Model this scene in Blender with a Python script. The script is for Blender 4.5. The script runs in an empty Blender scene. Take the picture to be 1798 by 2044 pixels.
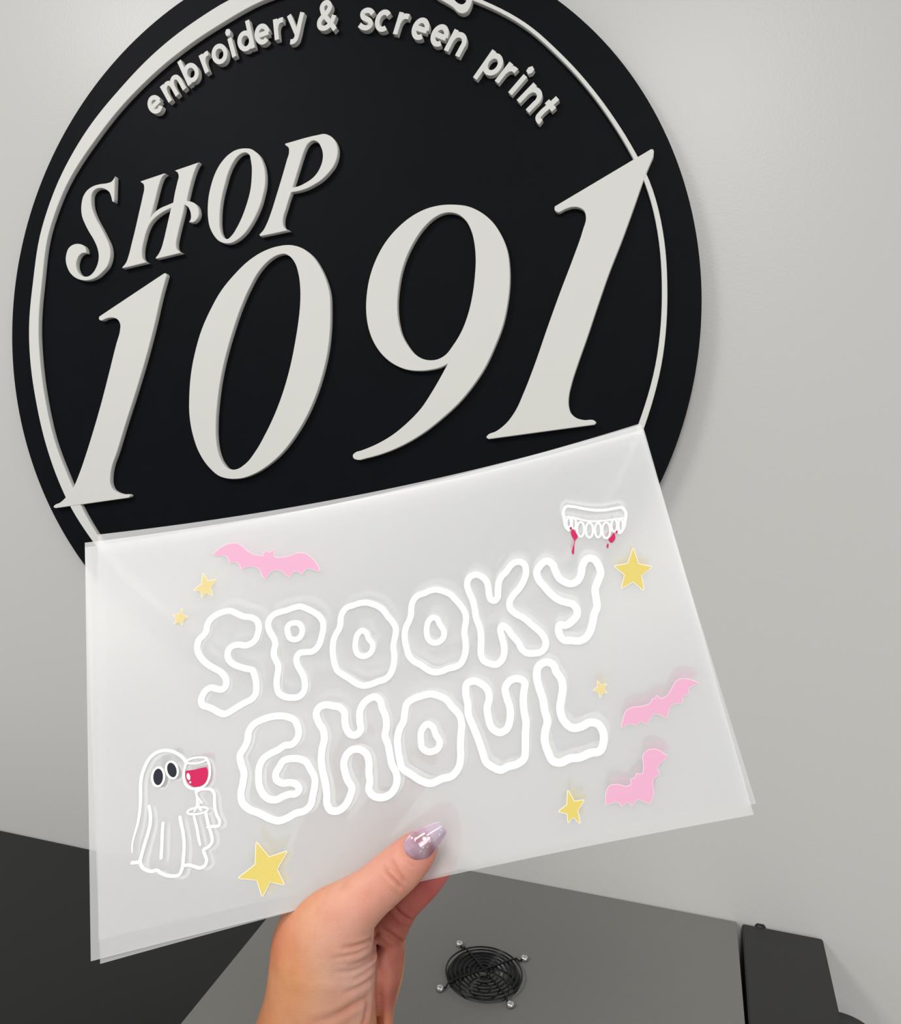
import bpy, bmesh, math, random
import numpy as np
from mathutils import Vector, Matrix
from mathutils.bvhtree import BVHTree
from mathutils.geometry import tessellate_polygon

S = bpy.context.scene
COL = S.collection
random.seed(4)

# ------------------------------------------------------------------ camera
F = 1444.885                      # focal length in pixels of a 1798 x 2044 frame
HC = 1.40                         # lens height above the floor
RW = np.array([[0.9627408136250281, 0.052955773424202685, -0.26519014280635156],
               [-0.03864101553732112, 0.9975150330805451, 0.05891205900800676],
               [0.2676508877228938, -0.04646982719316773, 0.9623946994148366]])
M3 = np.array([RW[0], RW[2], -RW[1]])          # camera axes (right, down, forward) -> world
CAM = Vector((0, 0, HC))
cd = bpy.data.cameras.new('camera')
cam = bpy.data.objects.new('camera', cd)
COL.objects.link(cam)
cd.sensor_fit = 'HORIZONTAL'; cd.sensor_width = 36; cd.lens = F * 36 / 1798
cd.clip_start = .01
cm = Matrix.Identity(4)
for i in range(3):
    cm[i][0] = M3[i][0]; cm[i][1] = -M3[i][1]; cm[i][2] = -M3[i][2]
cm.translation = CAM
cam.matrix_world = cm
S.camera = cam

# ------------------------------------------------------------------ light and exposure
S.view_settings.view_transform = 'Standard'
S.view_settings.look = 'None'
S.view_settings.gamma = 1
S.view_settings.use_curve_mapping = False
S.view_settings.exposure = 0.0
w = bpy.data.worlds.new('room_light'); S.world = w; w.use_nodes = True
bg = w.node_tree.nodes['Background']
bg.inputs[0].default_value = (.93, .96, 1.0, 1); bg.inputs[1].default_value = .46

def lamp(name, loc, sx, sy, power, col=(1, .98, .95), rot=(0, 0, 0)):
    d = bpy.data.lights.new(name, 'AREA'); d.shape = 'RECTANGLE'; d.size = sx; d.size_y = sy
    d.energy = power; d.color = col
    o = bpy.data.objects.new(name, d); o.location = loc; o.rotation_euler = rot
    COL.objects.link(o); return o
lamp('ceiling_light', (.10, -1.20, 2.8), .5, .9, 25)
lamp('ceiling_light', (-1.6, -.75, 2.8), .5, .8, 34)
lamp('ceiling_light', (1.9, -1.3, 2.8), .6, 1.2, 11)
lamp('ceiling_light', (.15, -3.2, 2.8), .6, 1.2, 26)
lamp('side_fill_light', (2.7, -1.9, 1.3), 1.1, 1.6, 16, (1, .97, .93), (math.radians(90), 0, math.radians(48)))  # added fill from an unseen source, lifts the lower right wall

# ------------------------------------------------------------------ helpers
def ray(px, py):
    v = M3 @ np.array([px - 899., py - 1022., F]); return v
def on_y(px, py, y):                      # hit the vertical plane at depth y
    r = ray(px, py); t = y / r[1]; return Vector((r[0] * t, y, HC + r[2] * t))
def on_z(px, py, z):                      # hit the horizontal plane at height z
    r = ray(px, py); t = (z - HC) / r[2]; return Vector((r[0] * t, r[1] * t, z))
def at(px, py, d):                        # point at forward distance d
    r = ray(px, py) * (d / F); return Vector((r[0], r[1], HC + r[2]))
def cpx(pts, ox, oy, s):
    return [((p[0] / s + ox), (p[1] / s + oy)) + tuple(p[2:]) for p in pts]

def smooth(pts, closed=True, n=6):
    """Catmull-Rom through pts; a third element marks a corner"""
    P = [np.array(p[:2], float) for p in pts]; C = [len(p) > 2 for p in pts]; N = len(P)
    out = []
    rng = range(N if closed else N - 1)
    for i in rng:
        p1, p2 = P[i], P[(i + 1) % N]
        p0 = P[i - 1] if (closed or i > 0) else p1
        p3 = P[(i + 2) % N] if (closed or i + 2 < N) else p2
        if C[i]: p0 = p1 - (p2 - p1) * .5
        if C[(i + 1) % N]: p3 = p2 + (p2 - p1) * .5
        # centripetal-like tangents limited by the segment length
        L = np.linalg.norm(p2 - p1) + 1e-9
        def tan(a, b, c):
            la = np.linalg.norm(b - a) + 1e-9; lc = np.linalg.norm(c - b) + 1e-9
            return ((b - a) / la * lc + (c - b) / lc * la) / (la + lc)
        t1 = tan(p0, p1, p2) * L if not C[i] else (p2 - p1)
        t2 = tan(p1, p2, p3) * L if not C[(i + 1) % N] else (p2 - p1)
        for k in range(n):
            t = k / n; a = 2*t**3 - 3*t**2 + 1; b = t**3 - 2*t**2 + t; c = -2*t**3 + 3*t**2; d = t**3 - t**2
            out.append(tuple(a * p1 + b * t1 + c * p2 + d * t2))
    if not closed: out.append(tuple(P[-1]))
    return out

def link(name, me, m=None, parent=None):
    o = bpy.data.objects.new(name, me); COL.objects.link(o)
    if m: me.materials.append(m)
    if parent: o.parent = parent
    return o
def bm_obj(name, bm, m, parent=None, sm=False):
    bmesh.ops.recalc_face_normals(bm, faces=bm.faces)
    me = bpy.data.meshes.new(name); bm.to_mesh(me); bm.free()
    if sm: me.shade_smooth()
    return link(name, me, m, parent)
def empty(name, loc=(0, 0, 0)):
    o = bpy.data.objects.new(name, None); o.location = loc; o.empty_display_size = .05; COL.objects.link(o); return o
def tag(o, label=None, cat=None, group=None, kind=None):
    if label: o['label'] = label
    if cat: o['category'] = cat
    if group: o['group'] = group
    if kind: o['kind'] = kind
    return o
def keep(o, parent):                      # parent without moving
    o.parent = parent; o.matrix_parent_inverse = Matrix.Translation(-Vector(parent.location)); return o

# ------------------------------------------------------------------ materials
def mat(name, col, rough=.5, spec=.5, metal=0., noise=None, bump=None, **kw):
    m = bpy.data.materials.new(name); m.use_nodes = True; nt = m.node_tree; b = nt.nodes['Principled BSDF']
    b.inputs['Base Color'].default_value = (*col, 1); b.inputs['Roughness'].default_value = rough
    b.inputs['Specular IOR Level'].default_value = spec; b.inputs['Metallic'].default_value = metal
    for k, v in kw.items(): b.inputs[k].default_value = v
    tc = nt.nodes.new('ShaderNodeTexCoord')
    if noise:
        sc, amt = noise
        n = nt.nodes.new('ShaderNodeTexNoise'); n.inputs['Scale'].default_value = sc; n.inputs['Detail'].default_value = 6
        nt.links.new(tc.outputs['Object'], n.inputs['Vector'])
        mx = nt.nodes.new('ShaderNodeMix'); mx.data_type = 'RGBA'
        mx.inputs['A'].default_value = (*[c * (1 - amt) for c in col], 1); mx.inputs['B'].default_value = (*[min(1, c * (1 + amt)) for c in col], 1)
        nt.links.new(n.outputs['Fac'], mx.inputs['Factor']); nt.links.new(mx.outputs['Result'], b.inputs['Base Color'])
    if bump:
        sc, st, di = bump
        n = nt.nodes.new('ShaderNodeTexNoise'); n.inputs['Scale'].default_value = sc; n.inputs['Detail'].default_value = 3
        nt.links.new(tc.outputs['Object'], n.inputs['Vector'])
        bp = nt.nodes.new('ShaderNodeBump'); bp.inputs['Strength'].default_value = st; bp.inputs['Distance'].default_value = di
        nt.links.new(n.outputs['Fac'], bp.inputs['Height']); nt.links.new(bp.outputs['Normal'], b.inputs['Normal'])
    return m
WALL = mat('wall_paint', (.61, .605, .578), .36, .5, bump=(330, .16, .0008))
FLOOR = mat('floor_vinyl', (.25, .24, .23), .5, noise=(6, .1))
BLACK = mat('black_sign_paint', (.0054, .006, .0078), .5, .05, noise=(25, .15), bump=(500, .05, .0003))
WHITE = mat('ivory_sign_paint', (.755, .745, .70), .5, .3)
GREY = mat('grey_powder_coat', (.180, .176, .162), .42, .5, noise=(900, .12), bump=(1500, .12, .0002))
DARK = mat('black_powder_coat', (.009, .0093, .0095), .45, .28, noise=(700, .2), bump=(1200, .12, .0002))
BOXM = mat('charcoal_powder_coat', (.022, .0215, .020), .45, .35, noise=(700, .1))
WIRE = mat('black_wire', (.004, .004, .004), .2, .35)
FANM = mat('fan_plastic', (.02, .02, .02), .35, .5)
MESHM = mat('fan_filter_grey', (.20, .20, .185), .6, .3, noise=(800, .3))
STEEL = mat('screw_steel', (.75, .75, .74), .22, .5, 1.)
RUBBER = mat('black_rubber', (.012, .012, .013), .4, .4)

# ------------------------------------------------------------------ the setting
def box(name, x0, x1, y0, y1, z0, z1, m, parent=None, bev=0):
    bm = bmesh.new(); bmesh.ops.create_cube(bm, size=1)
    for v in bm.verts:
        v.co = Vector((x0 + (v.co.x + .5) * (x1 - x0), y0 + (v.co.y + .5) * (y1 - y0), z0 + (v.co.z + .5) * (z1 - z0)))
    if bev: bmesh.ops.bevel(bm, geom=bm.edges[:], offset=bev, segments=2, affect='EDGES')
    return bm_obj(name, bm, m, parent)
YW = .858
tag(box('wall_back', -3, 3, YW, YW + .1, 0, 3, WALL), kind='structure')
tag(box('floor', -3, 3, -4, YW + .1, -.1, 0, FLOOR), kind='structure')

# ------------------------------------------------------------------ 2D solids facing the room
def solid(name, loops, y_front, thick, m, parent, bevel=.0004):
    """loops: lists of (x,z) world coordinates; the solid's front face lies at y_front"""
    cu = bpy.data.curves.new(name, 'CURVE'); cu.dimensions = '2D'; cu.fill_mode = 'BOTH'
    cu.extrude = thick / 2 - bevel; cu.bevel_depth = bevel; cu.offset = -bevel; cu.bevel_resolution = 1
    for lp in loops:
        sp = cu.splines.new('POLY'); sp.points.add(len(lp) - 1); sp.use_cyclic_u = True
        for p, q in zip(sp.points, lp): p.co = (q[0], q[1], 0, 1)
    t = bpy.data.objects.new('tmp', cu); COL.objects.link(t)
    dg = bpy.context.evaluated_depsgraph_get()
    me = bpy.data.meshes.new_from_object(t.evaluated_get(dg)); bpy.data.objects.remove(t)
    me.name = name
    # x,y,z(local) -> x, y_front.., z
    xs = np.zeros(len(me.vertices) * 3); me.vertices.foreach_get('co', xs); xs = xs.reshape(-1, 3)
    c = xs[:, :2].mean(0)
    new = np.c_[xs[:, 0] - c[0], -xs[:, 2], xs[:, 1] - c[1]]
    me.vertices.foreach_set('co', new.ravel()); me.update()
    me.materials.clear()
    o = link(name, me, m); o.location = (c[0], y_front + thick / 2, c[1])
    if parent: keep(o, parent)
    return o

YD = .838                        # disc face
TL = .0072                       # letter thickness
YF = YD - TL
DC = np.array([-.5052 * YD, HC + .19894 * YD]); DR = .5560 * YD
sign = empty('round_wall_sign', (DC[0], YD, DC[1]))
tag(sign, 'large round black wall sign with raised ivory letters, numerals and rim band', 'sign')
circ = [(DC[0] + DR * math.cos(a), DC[1] + DR * math.sin(a)) for a in np.linspace(0, 2 * math.pi, 240, endpoint=False)]
solid('backing_disc', [circ], YD, YW - YD, BLACK, sign, .0006)

def wl(pts, y=YF):
    return [tuple((v.x, v.z)) for v in (on_y(p[0], p[1], y) for p in pts)]
def glyph(name, outer, inners, ox, oy, s, th=TL):
    loops = [wl(smooth(cpx(outer, ox, oy, s)))] + [wl(smooth(cpx(i, ox, oy, s))) for i in inners]
    return solid(name, loops, YD - th, th, WHITE, sign, .0006)

c = 1
S_ = [(655,130,c),(645,440,c),(622,432,c),(610,380),(585,320),(540,285),(490,272),(440,278),(400,305),(375,350),(370,420),(378,500),(400,570),(440,660),(490,750),(540,850),(585,950),(600,1050),(590,1130),(560,1210),(500,1280),(430,1340),(350,1372),(270,1375),(190,1350),(120,1290),(80,1210),(65,1130),(75,1050),(100,990),(150,950),(210,938),(270,955),(300,990),(312,1048,c),(265,1050),(225,1080),(200,1130),(190,1200),(205,1260),(240,1310),(290,1330),(340,1325),(390,1285),(430,1220),(455,1140),(458,1060),(440,980),(400,890),(340,790),(290,690),(260,610),(250,530),(255,450),(275,370),(320,300),(390,250),(470,225),(560,212),(610,195),(640,160)]
glyph('letter', S_, [], 120, 330, 5.993)
H_ = [(962,190,c),(1245,95,c),(1262,100,c),(1225,130),(1195,190),(1165,290),(1130,430),(1095,560),(1075,625,c),(1130,560),(1200,510),(1280,475),(1350,445,c),(1370,330),(1400,200),(1415,130),(1405,90),(1368,62,c),(1660,-38,c),(1630,10),(1605,70),(1570,180),(1540,300),(1512,425,c),(1570,435),(1625,470),(1655,530),(1655,600),(1630,650),(1590,682),(1540,680,c),(1560,640),(1562,590),(1550,540),(1525,495),(1487,470,c),(1470,560),(1440,680),(1400,850),(1385,940),(1390,990),(1410,1020),(1455,1045,c),(1150,1118,c),(1138,1110,c),(1175,1060),(1205,1000),(1235,900),(1270,750),(1300,620),(1325,510,c),(1260,540),(1180,590),(1110,650),(1060,720),(1030,790),(1000,900),(980,1000),(978,1060),(985,1110),(1005,1140),(1040,1160,c),(745,1232,c),(740,1222,c),(785,1165),(820,1070),(850,950),(890,790),(940,570),(985,370),(1003,270),(995,225),(962,200,c)]
glyph('letter', H_, [], 120, 330, 5.993)
O_ = [(545,215),(600,222),(650,250),(700,295),(740,370),(765,460),(775,560),(770,660),(750,760),(715,890),(660,1020),(600,1130),(530,1230),(440,1310),(360,1350),(290,1352),(220,1325),(160,1260),(110,1160),(88,1040),(85,940),(95,800),(130,640),(180,500),(250,380),(340,285),(430,232)]
Oi = [(545,268),(580,290),(600,360),(612,450),(610,560),(600,680),(575,800),(535,930),(485,1060),(430,1170),(370,1260),(320,1300),(285,1290),(250,1240),(230,1150),(228,1040),(235,920),(255,790),(290,650),(330,510),(380,400),(440,315),(495,275)]
glyph('letter', O_, [Oi], 400, 260, 5.993)
P_ = [(1012,158,c),(1400,55),(1480,42),(1540,60),(1600,110),(1635,190),(1640,270),(1625,350),(1590,430),(1530,510),(1450,590),(1360,650),(1260,700),(1160,730),(1085,742,c),(1060,810),(1020,940),(990,1040),(985,1100),(995,1150),(1020,1180),(1060,1195,c),(715,1268,c),(702,1250,c),(750,1195),(790,1120),(840,990),(900,800),(970,570),(1030,360),(1057,260),(1050,205),(1012,175,c)]
Pi = [(1350,122),(1400,140),(1440,200),(1460,270),(1460,340),(1440,420),(1400,500),(1340,570),(1260,625),(1180,665),(1100,685,c),(1120,620),(1170,460),(1210,330),(1245,230),(1290,155)]
glyph('letter', P_, [Pi], 400, 260, 5.993)
N1 = [(1003,68,c),(1020,62),(1032,78,c),(985,250),(935,470),(860,760),(770,1060),(690,1310),(620,1540),(585,1640),(572,1720),(575,1790),(595,1830),(635,1855),(690,1868),(725,1868),(735,1880),(720,1895,c),(125,1980,c),(108,1970),(115,1958),(160,1935),(210,1890),(265,1820),(310,1720),(360,1580),(420,1390),(490,1150),(560,880),(620,640),(650,530),(652,480),(630,440),(590,425),(540,432),(490,448),(478,435),(482,415,c)]
glyph('numeral', N1, [], 80, 530, 4.087)
N0 = [(870,38),(950,62),(1030,120),(1100,220),(1145,320),(1175,430),(1182,560),(1180,700),(1160,900),(1115,1100),(1060,1270),(980,1450),(890,1600),(790,1730),(680,1830),(560,1905),(450,1942),(360,1945),(280,1925),(190,1850),(110,1730),(60,1590),(32,1430),(30,1270),(45,1080),(80,900),(130,730),(200,570),(290,410),(400,275),(520,160),(640,85),(760,45)]
N0i = [(810,110),(850,130),(890,180),(920,270),(935,390),(935,500),(920,660),(895,820),(855,1020),(800,1220),(730,1410),(650,1580),(570,1720),(490,1820),(410,1868),(350,1865),(300,1810),(265,1720),(250,1620),(248,1480),(262,1300),(290,1110),(330,930),(385,740),(450,550),(520,390),(600,250),(690,155),(750,120)]
glyph('numeral', N0, [N0i], 370, 480, 4.087)
N9 = [(800,32),(900,45),(1000,90),(1090,165),(1160,270),(1205,390),(1222,520),(1222,650),(1205,800),(1170,960),(1110,1120),(1030,1290),(930,1440),(820,1570),(700,1680),(560,1790),(410,1880),(260,1945),(120,1985),(50,1998),(20,1985),(15,1960),(35,1940),(80,1925),(190,1880),(320,1805),(430,1715),(540,1600),(620,1480),(690,1360),(745,1258,c),(690,1285),(610,1305),(510,1312),(420,1300),(320,1255),(230,1175),(165,1070),(130,960),(117,850),(122,720),(145,590),(190,460),(260,330),(360,210),(470,120),(590,60),(700,35)]
N9i = [(755,93),(820,105),(880,150),(925,230),(950,330),(960,450),(955,570),(935,730),(900,880),(850,1010),(790,1110),(720,1195),(660,1225),(570,1225),(500,1190),(440,1120),(395,1040),(368,940),(357,820),(365,690),(390,550),(430,430),(490,310),(560,210),(640,135),(700,103)]
glyph('numeral', N9, [N9i], 700, 400, 3.856)
N1b = [(1155,25,c),(1168,27),(1172,75,c),(1130,172),(1100,250),(1040,420),(960,640),(870,870),(790,1100),(720,1310),(660,1480),(615,1620),(597,1700),(595,1770),(610,1820),(650,1855),(700,1868),(770,1872),(782,1885),(770,1900,c),(50,1998,c),(35,1985),(45,1970),(100,1945),(170,1890),(230,1810),(290,1680),(360,1500),(450,1240),(540,990),(620,780),(690,580),(712,490),(700,445),(670,425),(620,420),(570,435),(520,455),(500,440),(500,415,c)]
glyph('numeral', N1b, [], 960, 290, 3.406)

# rim band: thick on the left, thin on the right
def polar(pts):
    r = []
    for q in wl(pts):
        d = np.array(q) - DC; r.append((math.degrees(math.atan2(d[1], d[0])) % 360, float(np.hypot(*d))))
    return r
ro = [(57,652),(60,724),(72,804),(90,884),(116,960),(140,1012.6),(182,1077),(66,560),(78,472),(116,360),(172,260),(240,176),(320,94),(400,34),(454,0)]
ri = [(76,652),(80,724),(91,804),(108,880),(136,952),(159,1007),(191.6,1065),(84,560),(94,472),(132,368),(192,276),(280,172),(360,102),(440,48),(520,2)]
rc = [(950,-1,7),(1008,25,7),(1057,55,7),(1106,100,7),(1176.6,176,7),(1220.6,236,7.5),(1266.7,312,8),(1290,356.4,8.5),(1308.7,416.5,9),(1322.8,500.6,9.5),(1326,572,9.5),(1324.7,640,10),(1314.7,725,10.5),(1299,790,11),(1281,845,12)]
cR = polar([(a, b) for a, b, _ in rc])
cO = [(t, r + .00030 * q[2]) for (t, r), q in zip(cR, rc)]
cI = [(t, r - .00030 * q[2]) for (t, r), q in zip(cR, rc)]
def interp(tab, th):
    tab = sorted(tab); T = [t for t, _ in tab]; Rr = [r for _, r in tab]
    T = [T[-1] - 360] + T + [T[0] + 360]; Rr = [Rr[-1]] + Rr + [Rr[0]]
    return np.interp(th, T, Rr)
th = np.arange(0, 360, 1.5)
oo = interp(polar(ro) + cO, th); ii = interp(polar(ri) + cI, th)
def sm_(a):
    for _ in range(3): a = (np.roll(a, 1) + 2 * a + np.roll(a, -1)) / 4
    return a
oo = sm_(oo); ii = sm_(ii)
pol = lambda R_: [(DC[0] + r * math.cos(math.radians(t)), DC[1] + r * math.sin(math.radians(t))) for t, r in zip(th, R_)]
solid('rim_band', [pol(oo), pol(ii)], YD - TL + .0004, TL - .0004, WHITE, sign, .0005)
# the foot of a script capital that dips in at the top of the sign
foot = [(560,-260,c),(750,-12),(800,15),(870,58),(925,105),(950,112),(985,100),(1015,55),(1030,10),(1045,-260,c)]
footi = [(800,-240,c),(880,-8),(905,18),(930,33),(955,35),(975,20),(985,-2),(990,-240,c)]
glyph('script_letter_foot', foot, [footi], 690, 0, 4.086, TL + .0005)

# small arched lettering, built from strokes of one width
def ribbon(bm, path, w, z0, z1, closed=False, cap=True):
    P = [np.array(p, float) for p in path]; N = len(P); L = []; Rr = []
    for i in range(N):
        a = P[i - 1] if (closed or i > 0) else P[i]; b = P[(i + 1) % N] if (closed or i < N - 1) else P[i]
        t = b - a; t = t / (np.linalg.norm(t) + 1e-12); n = np.array([-t[1], t[0]])
        ww = w[i] if hasattr(w, '__len__') else w
        L.append(P[i] + n * ww / 2); Rr.append(P[i] - n * ww / 2)
    V = [[bm.verts.new((p[0], p[1], z)) for p in side] for side in (L, Rr) for z in (z0, z1)]
    l0, l1, r0, r1 = V
    for i in range(N if closed else N - 1):
        j = (i + 1) % N
        bm.faces.new((l1[i], r1[i], r1[j], l1[j]))
        if z0 != z1:
            bm.faces.new((l0[i], l0[j], r0[j], r0[i])); bm.faces.new((l0[i], l1[i], l1[j], l0[j])); bm.faces.new((r0[i], r0[j], r1[j], r1[i]))
    if not closed and z0 != z1:
        for k in (0, -1): bm.faces.new((l0[k], r0[k], r1[k], l1[k]))
def ell(cx, cy, rx, ry, a0=0, a1=360, n=36, rot=0):
    A = np.radians(np.linspace(a0, a1, n, endpoint=(a1 - a0) % 360 != 0)); c_, s_ = math.cos(math.radians(rot)), math.sin(math.radians(rot))
    return [(cx + rx * math.cos(a) * c_ - ry * math.sin(a) * s_, cy + rx * math.cos(a) * s_ + ry * math.sin(a) * c_) for a in A]
sp = lambda pts: smooth(pts, False, 6)
archs = [(-.33,.5),(-.24,.76),(-.02,.88),(.2,.83),(.33,.62),(.33,.4),(.33,0)]
G = {
 'e': [([(-.3,.49),(.36,.49)],0),(ell(0,.5,.32,.385,0,312),0)],
 'm': [([(-.52,0),(-.52,1)],0),(sp([(-.52,.5),(-.44,.76),(-.26,.88),(-.08,.82),(0,.62),(0,.4),(0,0)]),0),(sp([(0,.5),(.08,.76),(.26,.88),(.44,.82),(.52,.62),(.52,.4),(.52,0)]),0)],
 'n': [([(-.33,0),(-.33,1)],0),(sp(archs),0)],
 'b': [([(-.33,0),(-.33,1.42)],0),(ell(.01,.5,.34,.385),1)],
 'd': [([(.33,0),(.33,1.42)],0),(ell(-.01,.5,.34,.385),1)],
 'p': [([(-.33,-.42),(-.33,1)],0),(ell(.01,.5,.34,.385),1)],
 'o': [(ell(0,.5,.35,.39),1)],
 'r': [([(-.17,0),(-.17,1)],0),(sp([(-.17,.5),(-.1,.72),(.06,.86),(.27,.87)]),0)],
 'i': [([(0,0),(0,.98)],0)],
 'y': [([(-.38,1),(.03,.02)],0),(sp([(.38,1),(.2,.5),(.04,.0),(-.06,-.2),(-.2,-.28),(-.36,-.27)]),0)],
 's': [(sp([(.3,.76),(.14,.87),(-.1,.88),(-.26,.76),(-.22,.6),(0,.5),(.22,.4),(.27,.25),(.14,.12),(-.08,.11),(-.32,.22)]),0)],
 'c': [(ell(0.02,.5,.32,.385,48,312),0)],
 't': [(sp([(-.02,1.3),(-.02,.8),(-.02,.35),(.03,.17),(.16,.12),(.3,.14)]),0),([(-.26,.88),(.28,.88)],0)],
 '&': [(sp([(.56,0),(.2,.42),(-.16,.82),(-.24,1.05)]),0),(sp([(-.2,.92),(-.24,1.08),(-.12,1.26),(.08,1.27),(.2,1.1),(.1,.88),(-.1,.7)]),0),(sp([(.0,.79),(-.16,.66),(-.34,.42),(-.3,.2),(-.08,.11),(.18,.2),(.36,.42),(.46,.68)]),0)],
}
XH = .0252; SW = .24
text = [('e',127.69),('m',122.6),('b',117.9),('r',114.01),('o',110.85),('i',107.99),('d',104.9),('e',101.2),('r',97.6),('y',94.0),('&',87.9),
        ('s',79.6),('c',76.24),('r',72.5),('e',68.6),('e',64.6),('n',60.9),('p',52.9),('r',49.6),('i',46.8),('n',43.3),('t',39.9)]
for ch, deg in text:
    bm = bmesh.new()
    for k, (path, cl) in enumerate(G[ch]):
        ribbon(bm, path, SW, 0, TL / XH - .004 * k, bool(cl))
    if ch == 'i':
        ribbon(bm, [(-.03,1.13),(.0,1.28),(.04,1.44)], [.2,.32,.18], 0, TL / XH)
    a = math.radians(deg - 90)
    ca, sa = math.cos(a), math.sin(a); rr = .3583
    for v in bm.verts:
        x, y, z = v.co * XH; x *= .95
        X = x * ca - (y + rr) * sa; Z = x * sa + (y + rr) * ca
        v.co = (DC[0] + X, YD - z, DC[1] + Z)
    mid = Vector((DC[0] - (rr + .012) * sa, YD, DC[1] + (rr + .012) * ca))
    for v in bm.verts: v.co -= mid
    o = bm_obj('letter', bm, WHITE); o.location = mid; keep(o, sign)

# ------------------------------------------------------------------ machines below the sign
ZT = HC - .50
def prism(name, poly, z0, z1, m, parent=None, bev=.0015):
    bm = bmesh.new(); a = [bm.verts.new((p[0], p[1], z1)) for p in poly]; b = [bm.verts.new((p[0], p[1], z0)) for p in poly]
    bm.faces.new(a); bm.faces.new(b[::-1]); n = len(poly)
    for i in range(n): bm.faces.new((a[i], b[i], b[(i + 1) % n], a[(i + 1) % n]))
    bmesh.ops.recalc_face_normals(bm, faces=bm.faces)
    if bev: bmesh.ops.bevel(bm, geom=[e for e in bm.edges], offset=bev, segments=2, affect='EDGES')
    return bm_obj(name, bm, m, parent)
def ext(a, b, y):                          # point on line a-b at depth y
    t = (y - a[1]) / (b[1] - a[1]); return (a[0] + (b[0] - a[0]) * t, y)
bl = on_z(654, 1683, ZT); br = on_z(1470, 1840, ZT); fl = on_z(360, 2044, ZT); fr = on_z(1487, 2044, ZT)
YB = min(bl.y, br.y)
cab = empty('equipment_cabinet', ((bl.x + br.x) / 2, .6, 0))
tag(cab, 'grey metal machine cabinet with a round fan guard on its flat top, behind the hand', 'cabinet')
poly = [tuple(bl[:2]), tuple(br[:2]), ext(br, fr, .33), ext(bl, fl, .33)]
# fan position from its ring
fpts = [(240,850),(1475,900),(850,395),(900,1285),(330,620),(1330,600),(1410,1100),(560,1190)]
FP = np.array([on_z(860 + a / 8.173, 1840 + b / 8.173, ZT + .004)[:2] for a, b in fpts])
A_ = np.c_[2 * FP, np.ones(len(FP))]; s_, *_ = np.linalg.lstsq(A_, (FP ** 2).sum(1), rcond=None)
fc = s_[:2]; fr_ = math.sqrt(s_[2] + fc @ fc)
hole = [(fc[0] + (fr_ - .001) * math.cos(a), fc[1] + (fr_ - .001) * math.sin(a)) for a in np.linspace(0, 2 * math.pi, 64, endpoint=False)]
def plate(name, loops, z1, th, m, parent):
    o = solid(name, loops, 0, th, m, None, .0006)
    me = o.data; c0 = o.location.copy()
    for v in me.vertices: v.co = (v.co.x, v.co.z, -v.co.y)
    o.location = (c0.x, c0.z, z1 - th / 2); keep(o, parent)
    return o
plate('top_panel', [poly, hole], ZT, .003, GREY, cab)
bm = bmesh.new(); n = 4
inn = [(p[0] * .999 + .001 * fc[0], p[1] * .999 + .001 * fc[1]) for p in poly]
a = [bm.verts.new((p[0], p[1], ZT - .0032)) for p in inn]; b = [bm.verts.new((p[0], p[1], 0.0)) for p in inn]
for i in range(4): bm.faces.new((a[i], b[i], b[(i + 1) % 4], a[(i + 1) % 4]))
bm.faces.new(b)
keep(bm_obj('body', bm, GREY), cab)
# fan: housing, hub and blades, filter
def lathe(name, prof, m, loc, parent, n=48, closed=False):
    bm = bmesh.new(); rings = []
    for r, z in prof: rings.append([bm.verts.new((r * math.cos(2 * math.pi * k / n), r * math.sin(2 * math.pi * k / n), z)) for k in range(n)])
    for i in range(len(rings) - 1):
        for k in range(n): bm.faces.new((rings[i][k], rings[i][(k + 1) % n], rings[i + 1][(k + 1) % n], rings[i + 1][k]))
    if closed:
        bm.faces.new(rings[0]); bm.faces.new(rings[-1])
    o = bm_obj(name, bm, m, None, True); o.location = loc
    if parent: keep(o, parent)
    return o
lathe('fan_housing', [(fr_ + .002, -.0035), (fr_ - .0005, -.0035), (fr_ - .0005, -.020), (.0005, -.020)], FANM, (fc[0], fc[1], ZT), cab)
lathe('filter', [(.0005, 0), (fr_ - .006, 0)], MESHM, (fc[0], fc[1], ZT - .0185), cab)
def tube(bm, pts, r, closed=False, seg=8):
    P = [Vector(p) for p in pts]; N = len(P); rings = []
    for i in range(N):
        a = P[i - 1] if (closed or i) else P[i]; b = P[(i + 1) % N] if (closed or i < N - 1) else P[i]
        t = (b - a).normalized(); u = t.cross(Vector((0, 0, 1)));
        if u.length < 1e-3: u = t.cross(Vector((1, 0, 0)))
        u.normalize(); v = t.cross(u)
        rings.append([bm.verts.new(P[i] + (u * math.cos(2 * math.pi * k / seg) + v * math.sin(2 * math.pi * k / seg)) * r) for k in range(seg)])
    for i in range(N if closed else N - 1):
        j = (i + 1) % N
        for k in range(seg): bm.faces.new((rings[i][k], rings[i][(k + 1) % seg], rings[j][(k + 1) % seg], rings[j][k]))
    if not closed: bm.faces.new(rings[0]); bm.faces.new(rings[-1])
guard = empty('fan_guard', (fc[0], fc[1], ZT)); keep(guard, cab)
def cring(r, z, lift=0): return [(r * math.cos(t), r * math.sin(t), z) for t in np.linspace(0, 2 * math.pi, 56, endpoint=False)]
bm = bmesh.new()
radii = [fr_, fr_ * .88, fr_ * .76, fr_ * .64, fr_ * .52, fr_ * .40, fr_ * .285, fr_ * .17]
for k, r in enumerate(radii): tube(bm, cring(r, .0042), .0008, True)
o = bm_obj('guard_rings', bm, WIRE, None, True); o.parent = guard
bm = bmesh.new()
for k, r in enumerate(radii[1::2]): tube(bm, [(p[0] + .001, p[1] - .0005, p[2]) for p in cring(r, -.012)], .0006, True)
o = bm_obj('inner_guard_rings', bm, WIRE, None, True); o.parent = guard
scr = [(465,345),(1525,580),(1295,1335),(150,1070)]
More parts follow.
